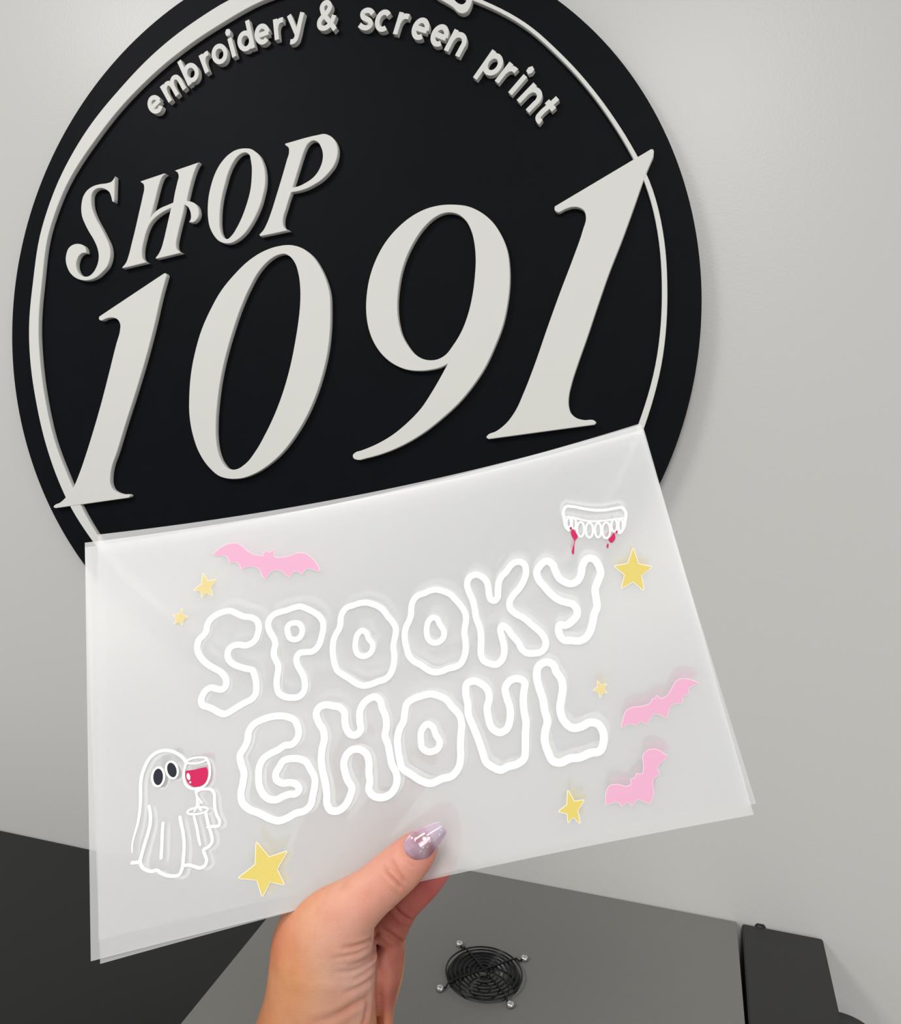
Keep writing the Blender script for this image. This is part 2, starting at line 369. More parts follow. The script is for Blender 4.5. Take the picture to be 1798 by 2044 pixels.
SP = [np.array(on_z(860 + a / 8.173, 1840 + b / 8.173, ZT + .003)[:2]) - fc for a, b in scr]
for i in (0, 1):
    p, q = SP[i], SP[i + 2]
    bm = bmesh.new(); up = lambda v, s, z: (v[0] * s, v[1] * s, z)
    k1 = fr_ / np.hypot(*p); k2 = fr_ / np.hypot(*q)
    tube(bm, [up(p, 1, .0012), up(p, (1 + k1) / 2 * .98, .0014), up(p, k1 * 1.04, .0055), up(p, k1 * .9, .0058), up(q, k2 * .9, .0058), up(q, k2 * 1.04, .0055), up(q, (1 + k2) / 2 * .98, .0014), up(q, 1, .0012)], .0009)
    o = bm_obj('cross_wire', bm, WIRE, None, True); o.parent = guard
for p in SP:
    prof = [(.0005, -.001), (.0036, -.001), (.0037, .0016), (.0030, .0028), (.0016, .0034), (.0012, .0024), (.0002, .0024)]
    o = lathe('screw', prof, STEEL, (0, 0, 0), None, 20); o.parent = guard; o.location = (p[0], p[1], .0012)

# lower black machine on the left
ZB = HC - .575
bb = on_z(0, 1657, ZB); bb2 = on_z(175, 1693, ZB); ybk = (bb.y + bb2.y) / 2
l1 = ext(bl, fl, ybk); l2 = ext(bl, fl, .25)
blk = prism('black_cabinet', [(-1.35, ybk), (l1[0] - .006, ybk), (l2[0] - .006, .25), (-1.35, .25)], 0, ZB, DARK, None, .002)
tag(blk, 'wide black metal cabinet with plain top, left of the grey machine and lower than it', 'cabinet')

# dark side box on the right
b0 = on_z(1481, 1843, ZT); b1 = on_z(1642, 1874, ZT); b2 = on_z(1680, 2044, ZT); b3 = on_z(1494.6, 2044, ZT)
sb = empty('side_cabinet', ((b0.x + b1.x) / 2, .65, 0))
tag(sb, 'narrow charcoal metal cabinet standing just right of the grey machine', 'cabinet')
p = prism('body', [tuple(b0[:2]), tuple(b1[:2]), ext(b1, b2, .40), (ext(br, fr, .40)[0] + .006, .40), tuple(b3[:2])], 0, ZT, BOXM, None, .0012); keep(p, sb)
kp = on_z(1518, 1850, ZT)
lathe('rear_knob', [(.0004, .002), (.004, .002), (.006, -.001), (.006, -.02), (.0004, -.02)], RUBBER, (kp.x, b0.y + .004, ZT), sb, 24)
kk = on_z(1688, 2063, ZT - .035)
lathe('side_knob', [(.0004, 0), (.030, 0), (.0335, -.003), (.0345, -.010), (.033, -.03), (.0004, -.032)], RUBBER, (kk.x, kk.y, ZT - .035), sb, 48)

# ------------------------------------------------------------------ printed film sheets
W = .26
fp = [-0.31229596862854664, -0.011997632580224054, -0.19581494875976752, -0.08603391278085763, 0.27282978495247096, 1.2308167467348776, 0.6443012091657204, 0.06054017862025626, 0.017029537680430393]
def rotm(w3):
    t = np.linalg.norm(w3); k = np.array(w3) / t; K = np.array([[0, -k[2], k[1]], [k[2], 0, -k[0]], [-k[1], k[0], 0]])
    return np.eye(3) + math.sin(t) * K + (1 - math.cos(t)) * K @ K
RF = rotm(fp[:3]); TF = np.array(fp[3:6]) * W; HF = fp[6] * W; KB, TW = fp[7] * W, fp[8] * W
def bend(x, y):                            # sheet bow in its own frame (z points away from the viewer)
    u = x / (W / 2); v = y / (HF / 2); return -KB * u * u + TW * u * v
def film_xy(px, py):                       # pixel -> sheet coordinates, by Newton along the sight line
    d = RF.T @ np.array([(px - 899) / F, (py - 1022) / F, 1.0]); o = -RF.T @ TF
    t = -o[2] / d[2]
    for _ in range(25):
        p = o + d * t; g = p[2] - bend(p[0], p[1]); e = 1e-5; q = o + d * (t + e); g2 = q[2] - bend(q[0], q[1])
        t -= g * e / (g2 - g)
    p = o + d * t; return p[0], p[1]
def zfilm(px, py):                         # forward distance of the sheet along a pixel
    x, y = film_xy(px, py); return float((RF @ np.array([x, y, bend(x, y)]) + TF)[2])
FM = Matrix.Identity(4); A3 = M3 @ RF; tw_ = M3 @ TF
for i in range(3):
    for j in range(3): FM[i][j] = A3[i][j]
FM.translation = Vector(tw_) + CAM

fm = bpy.data.materials.new('frosted_film'); fm.use_nodes = True; nt = fm.node_tree; nt.nodes.clear()
out = nt.nodes.new('ShaderNodeOutputMaterial')
def nd(t): return nt.nodes.new(t)
df = nd('ShaderNodeBsdfDiffuse'); df.inputs[0].default_value = (.875, .875, .87, 1)
tl = nd('ShaderNodeBsdfTranslucent'); tl.inputs[0].default_value = (.85, .85, .85, 1)
rf = nd('ShaderNodeBsdfRefraction'); rf.inputs['Color'].default_value = (1, 1, 1, 1); rf.inputs['Roughness'].default_value = .6; rf.inputs['IOR'].default_value = 1.10
gl = nd('ShaderNodeBsdfGlossy'); gl.inputs['Color'].default_value = (1, 1, 1, 1); gl.inputs['Roughness'].default_value = .24
tp = nd('ShaderNodeBsdfTransparent')
fr2 = nd('ShaderNodeFresnel'); fr2.inputs['IOR'].default_value = 1.3
def mix(fac, a, b):
    m = nd('ShaderNodeMixShader')
    if isinstance(fac, float): m.inputs[0].default_value = fac
    else: nt.links.new(fac, m.inputs[0])
    nt.links.new(a.outputs[0], m.inputs[1]); nt.links.new(b.outputs[0], m.inputs[2]); return m
m1 = mix(.12, df, tl); m2 = mix(.24, m1, rf); m2 = mix(.37, m2, tp); m3 = mix(fr2.outputs[0], m2, gl)
nt.links.new(m3.outputs[0], out.inputs[0])

PW = mat('white_ink', (.97, .97, .955), .4, .3)
PP = mat('pink_ink', (.80, .42, .58), .5, .2)
PY = mat('yellow_ink', (.74, .60, .16), .5, .2, noise=(1500, .06))
PY2 = mat('pale_yellow_ink', (.77, .64, .29), .5, .2, noise=(1500, .06))
PR = mat('crimson_ink', (.62, .012, .10), .5, .2)
PK = mat('black_ink', (.016, .017, .028), .5, .2)
PE = mat('cream_ink_edge', (.93, .86, .72), .5, .2)
PPE = mat('pale_pink_ink_edge', (.95, .72, .76), .5, .2)

def lift(bm, dz):
    for v in bm.verts: v.co.z = bend(v.co.x, v.co.y) - dz - v.co.z
def film_pts(pts): return [film_xy(p[0], p[1]) for p in pts]
def ink_obj(name, bm, m, parent, dz):
    lift(bm, dz)
    me = bpy.data.meshes.new(name); bm.to_mesh(me); bm.free()
    return link(name, me, m, parent)
def ink_stroke(bm, pts, wpx, closed, n=5, dz=0):
    P = film_pts(smooth(pts, closed, n)); wm = None if hasattr(wpx, '__len__') else wpx * .000215
    if wm is None: wm = np.interp(np.linspace(0, 1, len(P)), np.linspace(0, 1, len(wpx)), wpx) * .000215
    ribbon(bm, P, wm, dz, dz, closed)
    if not closed:                          # round ends
        for q, ww in ((P[0], wm[0] if hasattr(wm, '__len__') else wm), (P[-1], wm[-1] if hasattr(wm, '__len__') else wm)):
            vs = [bm.verts.new((x, y, dz)) for x, y in ell(q[0], q[1], ww / 2, ww / 2, n=12)]; bm.faces.new(vs)
def ink_fill(bm, loop, dz=0):
    P = film_pts(loop); tri = tessellate_polygon([[Vector((x, y, 0)) for x, y in P]])
    vs = [bm.verts.new((x, y, dz)) for x, y in P]
    for t in tri:
        try: bm.faces.new([vs[i] for i in t])
        except ValueError: pass
    bmesh.ops.subdivide_edges(bm, edges=[e for e in bm.edges if e.calc_length() > .004], cuts=2, use_grid_fill=True)
    bmesh.ops.triangulate(bm, faces=bm.faces[:])
def grow(loop, d):                          # polygon moved outwards by d pixels
    P = [np.array(p[:2]) for p in loop]; n = len(P); out = []
    area = sum(P[i][0] * P[(i + 1) % n][1] - P[(i + 1) % n][0] * P[i][1] for i in range(n))
    for i in range(n):
        t = P[(i + 1) % n] - P[i - 1]; t = t / (np.linalg.norm(t) + 1e-9); nn = np.array([t[1], -t[0]]) * (1 if area > 0 else -1)
        out.append(tuple(P[i] + nn * d))
    return out

film = empty('printed_film_sheet'); film.matrix_world = FM
tag(film, 'frosted print film at the front of the stack with crisp artwork, thumb on it', 'film sheet', 'frosted film sheets in the hand')
bm = bmesh.new(); nx, ny = 64, 42; vs = {}
for i in range(nx + 1):
    for j in range(ny + 1):
        x = (i / nx - .5) * W; y = (j / ny - .5) * HF; vs[i, j] = bm.verts.new((x, y, bend(x, y)))
for i in range(nx):
    for j in range(ny): bm.faces.new((vs[i, j], vs[i, j + 1], vs[i + 1, j + 1], vs[i + 1, j]))
me = bpy.data.meshes.new('film'); bm.to_mesh(me); bm.free(); me.shade_smooth(); link('film', me, fm, film)

LET = [
 ([(540,237),(620,270),(700,305),(790,315),(850,350),(878,420),(870,500),(845,570),(790,625),(720,650),(640,640),(570,655),(520,700),(505,760),(520,820),(570,870),(650,905),(740,930),(800,945),(825,1000),(845,1080),(850,1160),(840,1230),(800,1285),(700,1340),(600,1400),(520,1450),(470,1470),(410,1455),(340,1415),(270,1385),(210,1365),(190,1310),(210,1240),(255,1180),(310,1155),(380,1170),(440,1175),(480,1140),(490,1080),(470,1020),(420,965),(340,920),(260,870),(190,800),(150,720),(145,640),(165,580),(215,530),(250,480),(262,410),(300,340),(370,285),(450,250)], None, 370, 1180, 5.993, 12.7),
 ([(1380,185),(1450,210),(1540,255),(1600,300),(1645,370),(1650,440),(1635,520),(1615,600),(1580,670),(1520,720),(1440,730),(1370,740),(1335,780),(1332,850),(1360,920),(1400,990),(1425,1070),(1430,1150),(1405,1220),(1350,1265),(1270,1275),(1180,1260),(1120,1220),(1095,1140),(1095,1050),(1110,960),(1110,890),(1085,830),(1060,770),(1062,700),(1075,650),(1065,580),(1030,520),(1000,460),(990,400),(1010,330),(1060,280),(1130,250),(1210,230),(1290,200)], [(1300,380),(1360,390),(1395,440),(1395,500),(1360,560),(1300,580),(1250,560),(1225,500),(1220,440),(1250,395)], 370, 1180, 5.993, 12.5),
 ([(550,378),(620,395),(700,430),(750,470),(800,540),(860,610),(895,680),(895,760),(880,830),(870,900),(878,990),(878,1080),(860,1170),(820,1250),(760,1300),(690,1320),(600,1355),(500,1370),(420,1340),(340,1285),(250,1230),(200,1190),(170,1120),(150,1020),(145,920),(155,830),(185,750),(220,690),(235,640),(240,560),(265,490),(310,440),(390,410),(470,385)], [(500,712),(540,735),(575,810),(620,870),(620,930),(590,985),(510,1020),(440,990),(415,920),(420,830),(440,760)], 640, 1140, 5.993, 12.5),
 ([(1380,222),(1460,240),(1550,280),(1610,340),(1680,420),(1730,510),(1738,580),(1725,670),(1718,740),(1730,830),(1735,920),(1715,1030),(1670,1110),(1610,1145),(1530,1165),(1440,1200),(1360,1210),(1280,1180),(1200,1125),(1110,1075),(1060,1020),(1030,930),(1010,840),(1005,750),(1025,660),(1060,590),(1080,520),(1085,430),(1110,350),(1160,295),(1240,265),(1310,235)], [(1345,555),(1390,570),(1425,640),(1470,710),(1475,770),(1440,830),(1370,860),(1300,830),(1270,760),(1270,670),(1290,600)], 640, 1140, 5.993, 12.8),
 ([(225,378),(290,400),(340,450),(362,520),(370,600),(395,660),(430,670),(462,640),(470,560),(478,470),(510,400),(560,350),(610,280),(660,240),(720,235),(770,270),(785,340),(765,430),(710,530),(640,610),(600,690),(610,760),(660,810),(760,865),(860,950),(960,1040),(1000,1110),(1000,1190),(950,1245),(870,1260),(780,1250),(735,1210),(700,1140),(630,1060),(560,970),(520,950),(500,980),(510,1060),(535,1160),(540,1260),(510,1340),(450,1385),(380,1375),(310,1340),(280,1270),(280,1160),(280,1050),(260,950),(225,860),(210,760),(185,660),(145,570),(125,480),(150,410)], None, 910, 1080, 5.619, 13.4),
 ([(1020,225),(1080,260),(1110,330),(1160,420),(1220,460),(1290,480),(1360,450),(1400,380),(1420,270),(1470,200),(1540,200),(1590,260),(1620,370),(1590,450),(1560,540),(1570,640),(1580,740),(1550,820),(1530,920),(1500,1020),(1450,1090),(1380,1120),(1290,1115),(1210,1110),(1165,1060),(1150,990),(1160,945),(1230,945),(1300,900),(1355,830),(1355,770),(1310,710),(1240,690),(1150,660),(1070,600),(990,510),(920,420),(905,350),(940,280)], None, 910, 1080, 5.619, 15),
 ([(530,295),(620,305),(690,340),(720,400),(730,470),(710,530),(660,580),(590,590),(530,630),(450,670),(380,720),(340,800),(330,900),(340,1000),(380,1080),(440,1125),(510,1130),(570,1100),(640,1075),(700,1070),(735,1030),(710,980),(650,960),(570,965),(510,930),(500,880),(540,800),(580,740),(650,720),(740,725),(800,750),(850,830),(890,910),(890,990),(870,1090),(850,1180),(790,1240),(700,1265),(620,1310),(530,1340),(450,1320),(340,1265),(230,1220),(170,1160),(155,1070),(175,960),(185,860),(160,780),(145,690),(190,610),(220,540),(230,460),(270,390),(370,330),(450,305)], None, 450, 1370, 4.994, 13.2),
 ([(1000,185),(1070,195),(1140,210),(1185,260),(1190,340),(1205,420),(1250,480),(1300,485),(1345,440),(1340,350),(1340,250),(1370,180),(1440,120),(1490,105),(1540,140),(1560,210),(1595,300),(1605,400),(1590,490),(1620,580),(1640,680),(1660,780),(1700,860),(1710,940),(1680,1030),(1620,1090),(1540,1110),(1460,1080),(1430,1030),(1440,950),(1430,860),(1430,760),(1400,670),(1340,630),(1270,630),(1210,680),(1180,760),(1190,850),(1220,940),(1260,1010),(1240,1100),(1190,1190),(1120,1240),(1050,1235),(1015,1180),(1010,1080),(995,960),(970,850),(955,740),(965,620),(985,530),(975,440),(925,350),(905,270),(940,205)], None, 450, 1370, 4.994, 14),
 ([(370,357),(430,370),(490,400),(530,450),(590,520),(605,590),(600,650),(595,740),(597,830),(580,910),(530,970),(460,990),(370,1025),(300,1005),(230,960),(160,910),(140,840),(128,760),(125,690),(140,620),(170,560),(180,490),(195,430),(240,395),(310,370)], [(350,582),(385,600),(410,660),(440,720),(430,760),(360,790),(310,760),(300,700),(305,630)], 760, 1290, 3.746, 14),
 ([(690,260),(750,280),(800,330),(810,390),(795,460),(805,540),(830,610),(890,645),(940,620),(965,550),(965,460),(940,380),(930,310),(970,255),(1030,242),(1075,270),(1070,330),(1065,400),(1070,480),(1085,570),(1080,660),(1080,760),(1070,840),(1020,880),(950,900),(895,925),(840,905),(790,870),(760,790),(730,700),(690,600),(655,510),(650,430),(635,350),(645,280)], None, 760, 1290, 3.746, 14.5),
 ([(1240,118),(1290,140),(1310,190),(1345,240),(1360,300),(1350,390),(1340,470),(1370,560),(1430,610),(1500,600),(1560,570),(1620,580),(1660,640),(1665,710),(1640,780),(1560,800),(1490,830),(1410,840),(1340,870),(1290,860),(1250,790),(1225,700),(1230,630),(1245,570),(1225,480),(1210,390),(1180,300),(1165,220),(1180,150)], None, 760, 1290, 3.746, 15.5),
]
for outer, inner, ox, oy, s, wd in LET:
    bm = bmesh.new(); ink_stroke(bm, cpx(outer, ox, oy, s), wd, True)
    if inner: ink_stroke(bm, cpx(inner, ox, oy, s), wd * .92, True)
    ink_obj('printed_letter', bm, PW, film, .00012)

def star(tips, ox, oy, s, ratio, m, ex=1.8):
    T = [np.array(p) for p in cpx(tips, ox, oy, s)]; cen = sum(T) / 5; L = []
    for i in range(5):
        a, b = T[i], T[(i + 1) % 5]; v = cen + ((a + b) / 2 - cen) * ratio
        d = cen - a; d = d / np.linalg.norm(d); n = np.array([-d[1], d[0]]); r = np.linalg.norm(a - cen) * .05
        prev = cen + ((T[i - 1] + a) / 2 - cen) * ratio
        L += [tuple(a + (prev - a) / np.linalg.norm(prev - a) * r), tuple(a + d * r * .25), tuple(a + (v - a) / np.linalg.norm(v - a) * r), tuple(v)]
    bm = bmesh.new(); ink_fill(bm, L); o = ink_obj('printed_star', bm, m, film, .00016)
    bm = bmesh.new(); ink_fill(bm, grow(L, ex)); ink_obj('star_edge', bm, PE, o, .00008)
star([(970,712),(1165,908),(1080,1150),(850,1132),(775,900)], 1080, 960, 5.288, .56, PY)
star([(1335,1032),(1595,1110),(1572,1395),(1385,1495),(1180,1338)], 200, 1440, 4.281, .56, PY)
star([(425,420),(555,485),(520,645),(415,662),(335,590)], 320, 1060, 4.994, .56, PY2, 1.4)
star([(218,772),(275,855),(222,938),(138,930),(130,838)], 320, 1060, 4.994, .56, PY2, 1.2)
star([(438,232),(508,256),(512,325),(460,362),(405,302)], 1080, 1300, 3.909, .56, PY2, 1.2)
star([(208,1085),(332,1162),(302,1340),(212,1335),(138,1250)], 1080, 1300, 3.909, .56, PY)
def bat(pts, ox, oy, s):
    L = smooth(cpx(pts, ox, oy, s), True, 4)
    bm = bmesh.new(); ink_fill(bm, L); o = ink_obj('printed_bat', bm, PP, film, .00016)
    bm = bmesh.new(); ink_fill(bm, grow(L, 1.3)); ink_obj('bat_edge', bm, PPE, o, .00008)
bat([(525,238,c),(600,170),(680,132),(770,128),(820,160),(870,205),(950,240),(1025,250,c),(1050,190,c),(1070,212),(1100,212),(1128,190,c),(1130,260,c),(1200,268),(1290,250),(1360,225),(1420,222),(1490,255),(1550,320),(1590,400,c),(1540,385),(1480,370),(1440,385),(1415,425,c),(1380,405),(1330,400),(1310,425),(1290,457,c),(1250,430),(1200,395),(1150,385),(1100,405),(1070,440),(1045,468),(1015,440),(990,380),(930,350),(870,352),(810,378,c),(790,330),(750,305),(690,315,c),(680,270),(640,240),(580,240)], 320, 1060, 4.994)
bat([(625,600,c),(640,530),(670,460),(720,438),(790,430),(850,405),(870,370,c),(885,375),(900,345,c),(930,370),(980,350),(1020,290),(1060,230),(1110,215),(1170,225),(1228,250,c),(1180,265),(1150,290),(1150,330,c),(1110,350),(1095,400,c),(1050,405),(1005,425),(990,470),(975,520,c),(930,495),(880,490),(850,520),(820,570,c),(780,545),(740,575,c),(700,560),(660,575)], 1080, 1300, 3.909)
bat([(508,1200,c),(505,1120),(530,1055),(590,1040),(660,1055),(700,1045,c),(700,1000,c),(735,985),(745,955,c),(785,960),(800,900),(795,820),(820,780),(880,765),(985,820,c),(930,870),(905,910),(920,960,c),(880,990),(865,1030),(875,1100),(850,1185,c),(800,1170),(760,1155),(730,1170),(710,1205,c),(680,1175),(630,1210,c),(600,1175),(550,1180)], 1080, 1300, 3.909)

# vampire teeth
s = 5.288; q = lambda pts: cpx(pts, 1080, 960, s)
bm = bmesh.new()
ink_stroke(bm, q([(290,520),(262,490),(245,410),(235,320),(262,272),(330,272),(450,295),(560,310),(680,308),(780,290),(855,285),(890,330),(885,420),(862,510),(825,548),(795,520)]), 6, False)
ink_stroke(bm, q([(265,380),(330,385),(400,405),(480,422),(560,428),(640,422),(720,412),(800,402),(880,392)]), 3.5, False)
for cx, cy, rx, ry in ((415,512,38,78),(508,520,38,78),(600,520,33,76),(686,522,42,84),(290,440,24,52),(345,450,22,60),(770,470,30,66),(838,470,24,66)):
    ink_stroke(bm, q(ell(cx, cy, rx, ry, n=16)), 4.3, True, 2)
teeth = ink_obj('printed_fangs', bm, PW, film, .00012)
bm = bmesh.new()
for L in ([(335,508),(360,540),(388,592),(360,625),(350,680),(348,740),(338,778),(322,760),(328,720),(345,660),(345,622),(325,590),(312,540)], ell(312,500,13,13,n=10), [(765,548),(782,600),(760,642),(738,655),(708,615),(735,590)], ell(795,540,11,17,n=10,rot=20), ell(700,686,10,26,n=10,rot=8)):
    ink_fill(bm, smooth(q(L), True, 3))
ink_obj('blood_drops', bm, PR, teeth, .0002)

# little sheet ghost with a wine glass
s = 6.813; q = lambda pts: cpx(pts, 250, 1480, s)
bm = bmesh.new()
for P, wd in (([(95,1510),(97,1400),(130,1260),(170,1120),(195,980),(210,800),(210,600),(225,470),(270,340),(340,220),(430,150),(540,122),(640,135),(730,180),(790,230),(835,290)], [2,4,5.5,6,6,6,6]),
              ([(95,1650),(200,1640)], 6),
              ([(325,880),(345,1010),(340,1120),(310,1250),(270,1380),(230,1520),(205,1640),(225,1700),(290,1750),(370,1765),(430,1750),(480,1785),(560,1820),(650,1830),(730,1815),(770,1740),(790,1600),(800,1480),(800,1360),(785,1230),(760,1110),(745,1030)], 5.8),
              ([(515,1110),(505,1250),(500,1400),(488,1585)], 5.5),
              ([(790,1690),(860,1680),(940,1700),(1020,1720),(1080,1690),(1108,1620),(1080,1530),(1065,1475),(1130,1435),(1180,1370),(1170,1260),(1130,1130),(1095,965)], 5.6),
              ([(935,1020),(975,1180),(1000,1320),(1020,1405)], [4,5,5,4]),
              ([(965,690),(1020,655),(1100,645),(1170,655),(1210,710),(1215,800),(1220,900),(1250,1010),(1285,1085),(1270,1145),(1190,1155),(1125,1162)], 5.4)):
    ink_stroke(bm, q(P), wd, False)
ghost = ink_obj('printed_ghost', bm, PW, film, .00012)
for cx, cy, rx, ry, ro_ in ((450,482,70,116,4),(637,388,66,104,-14)):
    bm = bmesh.new(); ink_fill(bm, q(ell(cx, cy, rx, ry, n=28, rot=ro_))); ink_obj('eye', bm, PK, ghost, .0002)
    bm = bmesh.new(); ink_stroke(bm, q(ell(cx, cy, rx + 12, ry + 12, n=28, rot=ro_)), 4, True, 1); ink_obj('eye_ring', bm, PW, ghost, .00026)
bm = bmesh.new()
ink_stroke(bm, q([(830,290),(800,400),(798,500),(830,590),(900,640),(990,640),(1080,600),(1140,500),(1152,400),(1132,280),(1100,225)]), 4.5, False)
ink_stroke(bm, q(ell(970,258,138,38,n=24,rot=-8)), 4, True, 1)
ink_stroke(bm, q(ell(985,942,142,44,n=24,rot=-9)), 3.8, True, 1)
ink_stroke(bm, q([(958,670),(978,760),(978,860),(945,945)]), 4, False)
ink_stroke(bm, q([(985,760),(1015,800),(1040,835)]), 4, False)
ink_stroke(bm, q([(1000,840),(1005,900),(1035,935)]), 4, False)
glass = ink_obj('printed_wine_glass', bm, PW, film, .0002)
bm = bmesh.new(); ink_fill(bm, smooth(q([(820,400,c),(930,385),(1040,360),(1108,348,c),(1122,400),(1120,480),(1090,560),(1020,605),(930,615),(862,572),(825,490)]), True, 4))
ink_obj('wine', bm, PR, glass, .00024)
bm = bmesh.new()
for a in (ell(862,478,24,50,n=14,rot=-12), ell(886,555,14,15,n=10), ell(988,628,28,10,n=10,rot=-8)): ink_fill(bm, q(a))
ink_obj('wine_highlight', bm, PW, glass, .0003)

# the sheets behind: same print, slipped and fanned a little
def copy_tree(o, parent=None):
    k = o.copy(); COL.objects.link(k)
    if parent: k.parent = parent
    for ch in list(o.children): copy_tree(ch, k)
    return k
def slip(dx, dy, dz, rz, rx=0):
    return FM @ Matrix.Translation((dx, dy, dz)) @ Matrix.Rotation(rz, 4, 'Z') @ Matrix.Rotation(rx, 4, 'X')
f2 = copy_tree(film); f2.matrix_world = slip(.0010, -.0009, .0014, -.0205)
f2['label'] = 'frosted film in the middle of the stack, its print a faint echo'
f3 = copy_tree(film); f3.matrix_world = slip(.0022, -.0052, .0052, .002, -.034)
f3['label'] = 'frosted film at the back of the stack, sticking up along the top edge'

# ------------------------------------------------------------------ hand
def loft(bm, secs, seg=28):
    """secs: (px, py, half width in px, forward distance, half depth in metres)"""
    n = len(secs)
    pts = [at(a[0], a[1], a[3]) for a in secs]; rings = []
    for i in range(n):
        t = (pts[min(i + 1, n - 1)] - pts[max(i - 1, 0)]).normalized()
        view = (pts[i] - CAM).normalized(); wd = t.cross(view).normalized(); dp = wd.cross(t).normalized()
        rw = secs[i][2] * secs[i][3] / F; rd = secs[i][4]
        rings.append([bm.verts.new(pts[i] + wd * rw * math.cos(a) + dp * rd * math.sin(a)) for a in np.linspace(0, 2 * math.pi, seg, endpoint=False)])
    for i in range(n - 1):
        for k in range(seg): bm.faces.new((rings[i][k], rings[i][(k + 1) % seg], rings[i + 1][(k + 1) % seg], rings[i + 1][k]))
    for e, i in ((0, 0), (1, n - 1)):
        t = (pts[i] - pts[i - 1 if i else 1]).normalized()
        cpt = bm.verts.new(pts[i] + t * (secs[i][2] * secs[i][3] / F) * .45)
        for k in range(seg): bm.faces.new((rings[i][k], rings[i][(k + 1) % seg], cpt))
def densify(secs, n=5):
    A = np.array(secs, float); out = []
    for i in range(len(A) - 1):
        p0 = A[max(i - 1, 0)]; p1 = A[i]; p2 = A[i + 1]; p3 = A[min(i + 2, len(A) - 1)]
        for k in range(n):
            t = k / n; out.append(.5 * ((2 * p1) + (p2 - p0) * t + (2 * p0 - 5 * p1 + 4 * p2 - p3) * t * t + (3 * p1 - p0 - 3 * p2 + p3) * t ** 3))
    out.append(A[-1]); return out
bm = bmesh.new()
thumb = [(330,3100,150,.345,.027),(420,2800,138,.328,.0245),(520,2460,128,.312,.022),(575,2250,132,.309,.0225),(612,2120,121,.304,.021),(633,2044,118,.300,.020),(641,1977,109,.297,.0195),(645,1920,106,.295,.019),(652,1875,104,.293,.018),(676,1842,82,.289,.0145),(704,1812,60,.2865,.0115),(745,1778,49,.286,.0098),(795,1735,47,.2865,.0092),(830,1702,41,.2875,.0078),(851,1682,31,.288,.0060),(862,1671,18,.288,.0036)]
loft(bm, densify(thumb))
palm = [(370,3100,140,.350,.023),(460,2800,130,.335,.020),(560,2460,120,.322,.018),(620,2250,128,.322,.018),(654,2044,124,.321,.0175),(664,1977,130,.321,.017),(675,1920,133,.322,.0165),(682,1870,128,.323,.016),(690,1800,124,.325,.0135),(700,1720,112,.327,.011),(705,1675,98,.328,.009)]
loft(bm, densify(palm))
bulge = [(772,2060,10,.316,.010),(768,1985,22,.314,.012),(770,1930,34,.312,.013),(776,1885,32,.312,.011),(776,1868,20,.312,.008)]
loft(bm, densify(bulge))
def finger(pts, off, hd):
    loft(bm, densify([(x, y, r, zfilm(x, y) + off + d, hd * r / 36) for x, y, r, d in pts]))
finger([(618,1760,44,.016),(630,1690,42,.012),(660,1610,39,.007),(692,1530,36,.002),(715,1470,32,.0),(724,1440,22,.0)], .0132, .0075)
finger([(680,1770,44,.014),(735,1660,41,.010),(785,1595,38,.005),(832,1535,34,.001),(855,1500,24,.0)], .0130, .0075)
finger([(730,1800,44,.012),(790,1722,40,.008),(845,1672,37,.003),(886,1632,32,.0),(902,1612,20,.0)], .0122, .0075)
finger([(764,1868,40,.012),(782,1834,37,.010),(808,1800,35,.007),(850,1760,32,.004),(882,1716,28,.002),(900,1668,24,.0),(908,1640,16,.0)], .0118, .0075)
finger([(776,1856,37,.013),(796,1812,38,.009),(822,1775,36,.007)], .0120, .0080)
bmesh.ops.recalc_face_normals(bm, faces=bm.faces)
me = bpy.data.meshes.new('hand_src'); bm.to_mesh(me); bm.free()
tmp = bpy.data.objects.new('tmp', me); COL.objects.link(tmp)
md = tmp.modifiers.new('r', 'REMESH'); md.mode = 'VOXEL'; md.voxel_size = .00075; md.adaptivity = 0
md = tmp.modifiers.new('s', 'SMOOTH'); md.factor = .5; md.iterations = 14
dg = bpy.context.evaluated_depsgraph_get()
hm = bpy.data.meshes.new_from_object(tmp.evaluated_get(dg)); bpy.data.objects.remove(tmp); hm.name = 'hand'
# creases cut into the skin
bvh = BVHTree.FromPolygons([v.co for v in hm.vertices], [p.vertices for p in hm.polygons])
def surf(px, py):
    d = Vector(ray(px, py)).normalized(); h = bvh.ray_cast(CAM, d)
    return h[0]
H8 = (500, 1780, 4.994); T8 = (700, 1600, 7.49)
grooves = [(H8,[(900,565),(1050,545),(1180,490),(1262,405)],.0011,.0011),(H8,[(790,668),(950,640),(1080,600),(1190,545)],.0006,.0009),
 (H8,[(950,750),(1080,710),(1180,650),(1255,560)],.0010,.0011),(H8,[(830,800),(1000,790),(1130,730),(1240,640)],.0008,.0010),
 (H8,[(1000,900),(1130,830),(1240,730)],.0007,.0010),(H8,[(900,1020),(1080,950),(1230,850)],.0007,.0011),
 (H8,[(620,1310),(880,1220),(1050,1120),(1180,1045)],.0010,.0016),
 (H8,[(1160,1060),(1160,1180),(1130,1319)],.0010,.0016),(H8,[(1262,900),(1285,1100),(1290,1319)],.0012,.0018),
 (H8,[(1415,140),(1480,220),(1590,292)],.0016,.0009),(H8,[(1285,365),(1400,440),(1530,530)],.0016,.0010),
 (H8,[(1340,620),(1440,720),(1480,860)],.0007,.0018),
 (T8,[(480,930),(510,1030),(590,1130),(690,1225),(750,1300)],.0009,.0007),(T8,[(575,820),(640,940),(720,1080),(810,1210)],.0008,.0007),
 (T8,[(780,640),(770,760),(820,880),(950,985)],.0003,.0006),(T8,[(520,1010),(620,1020),(700,1110)],.0003,.0006)]
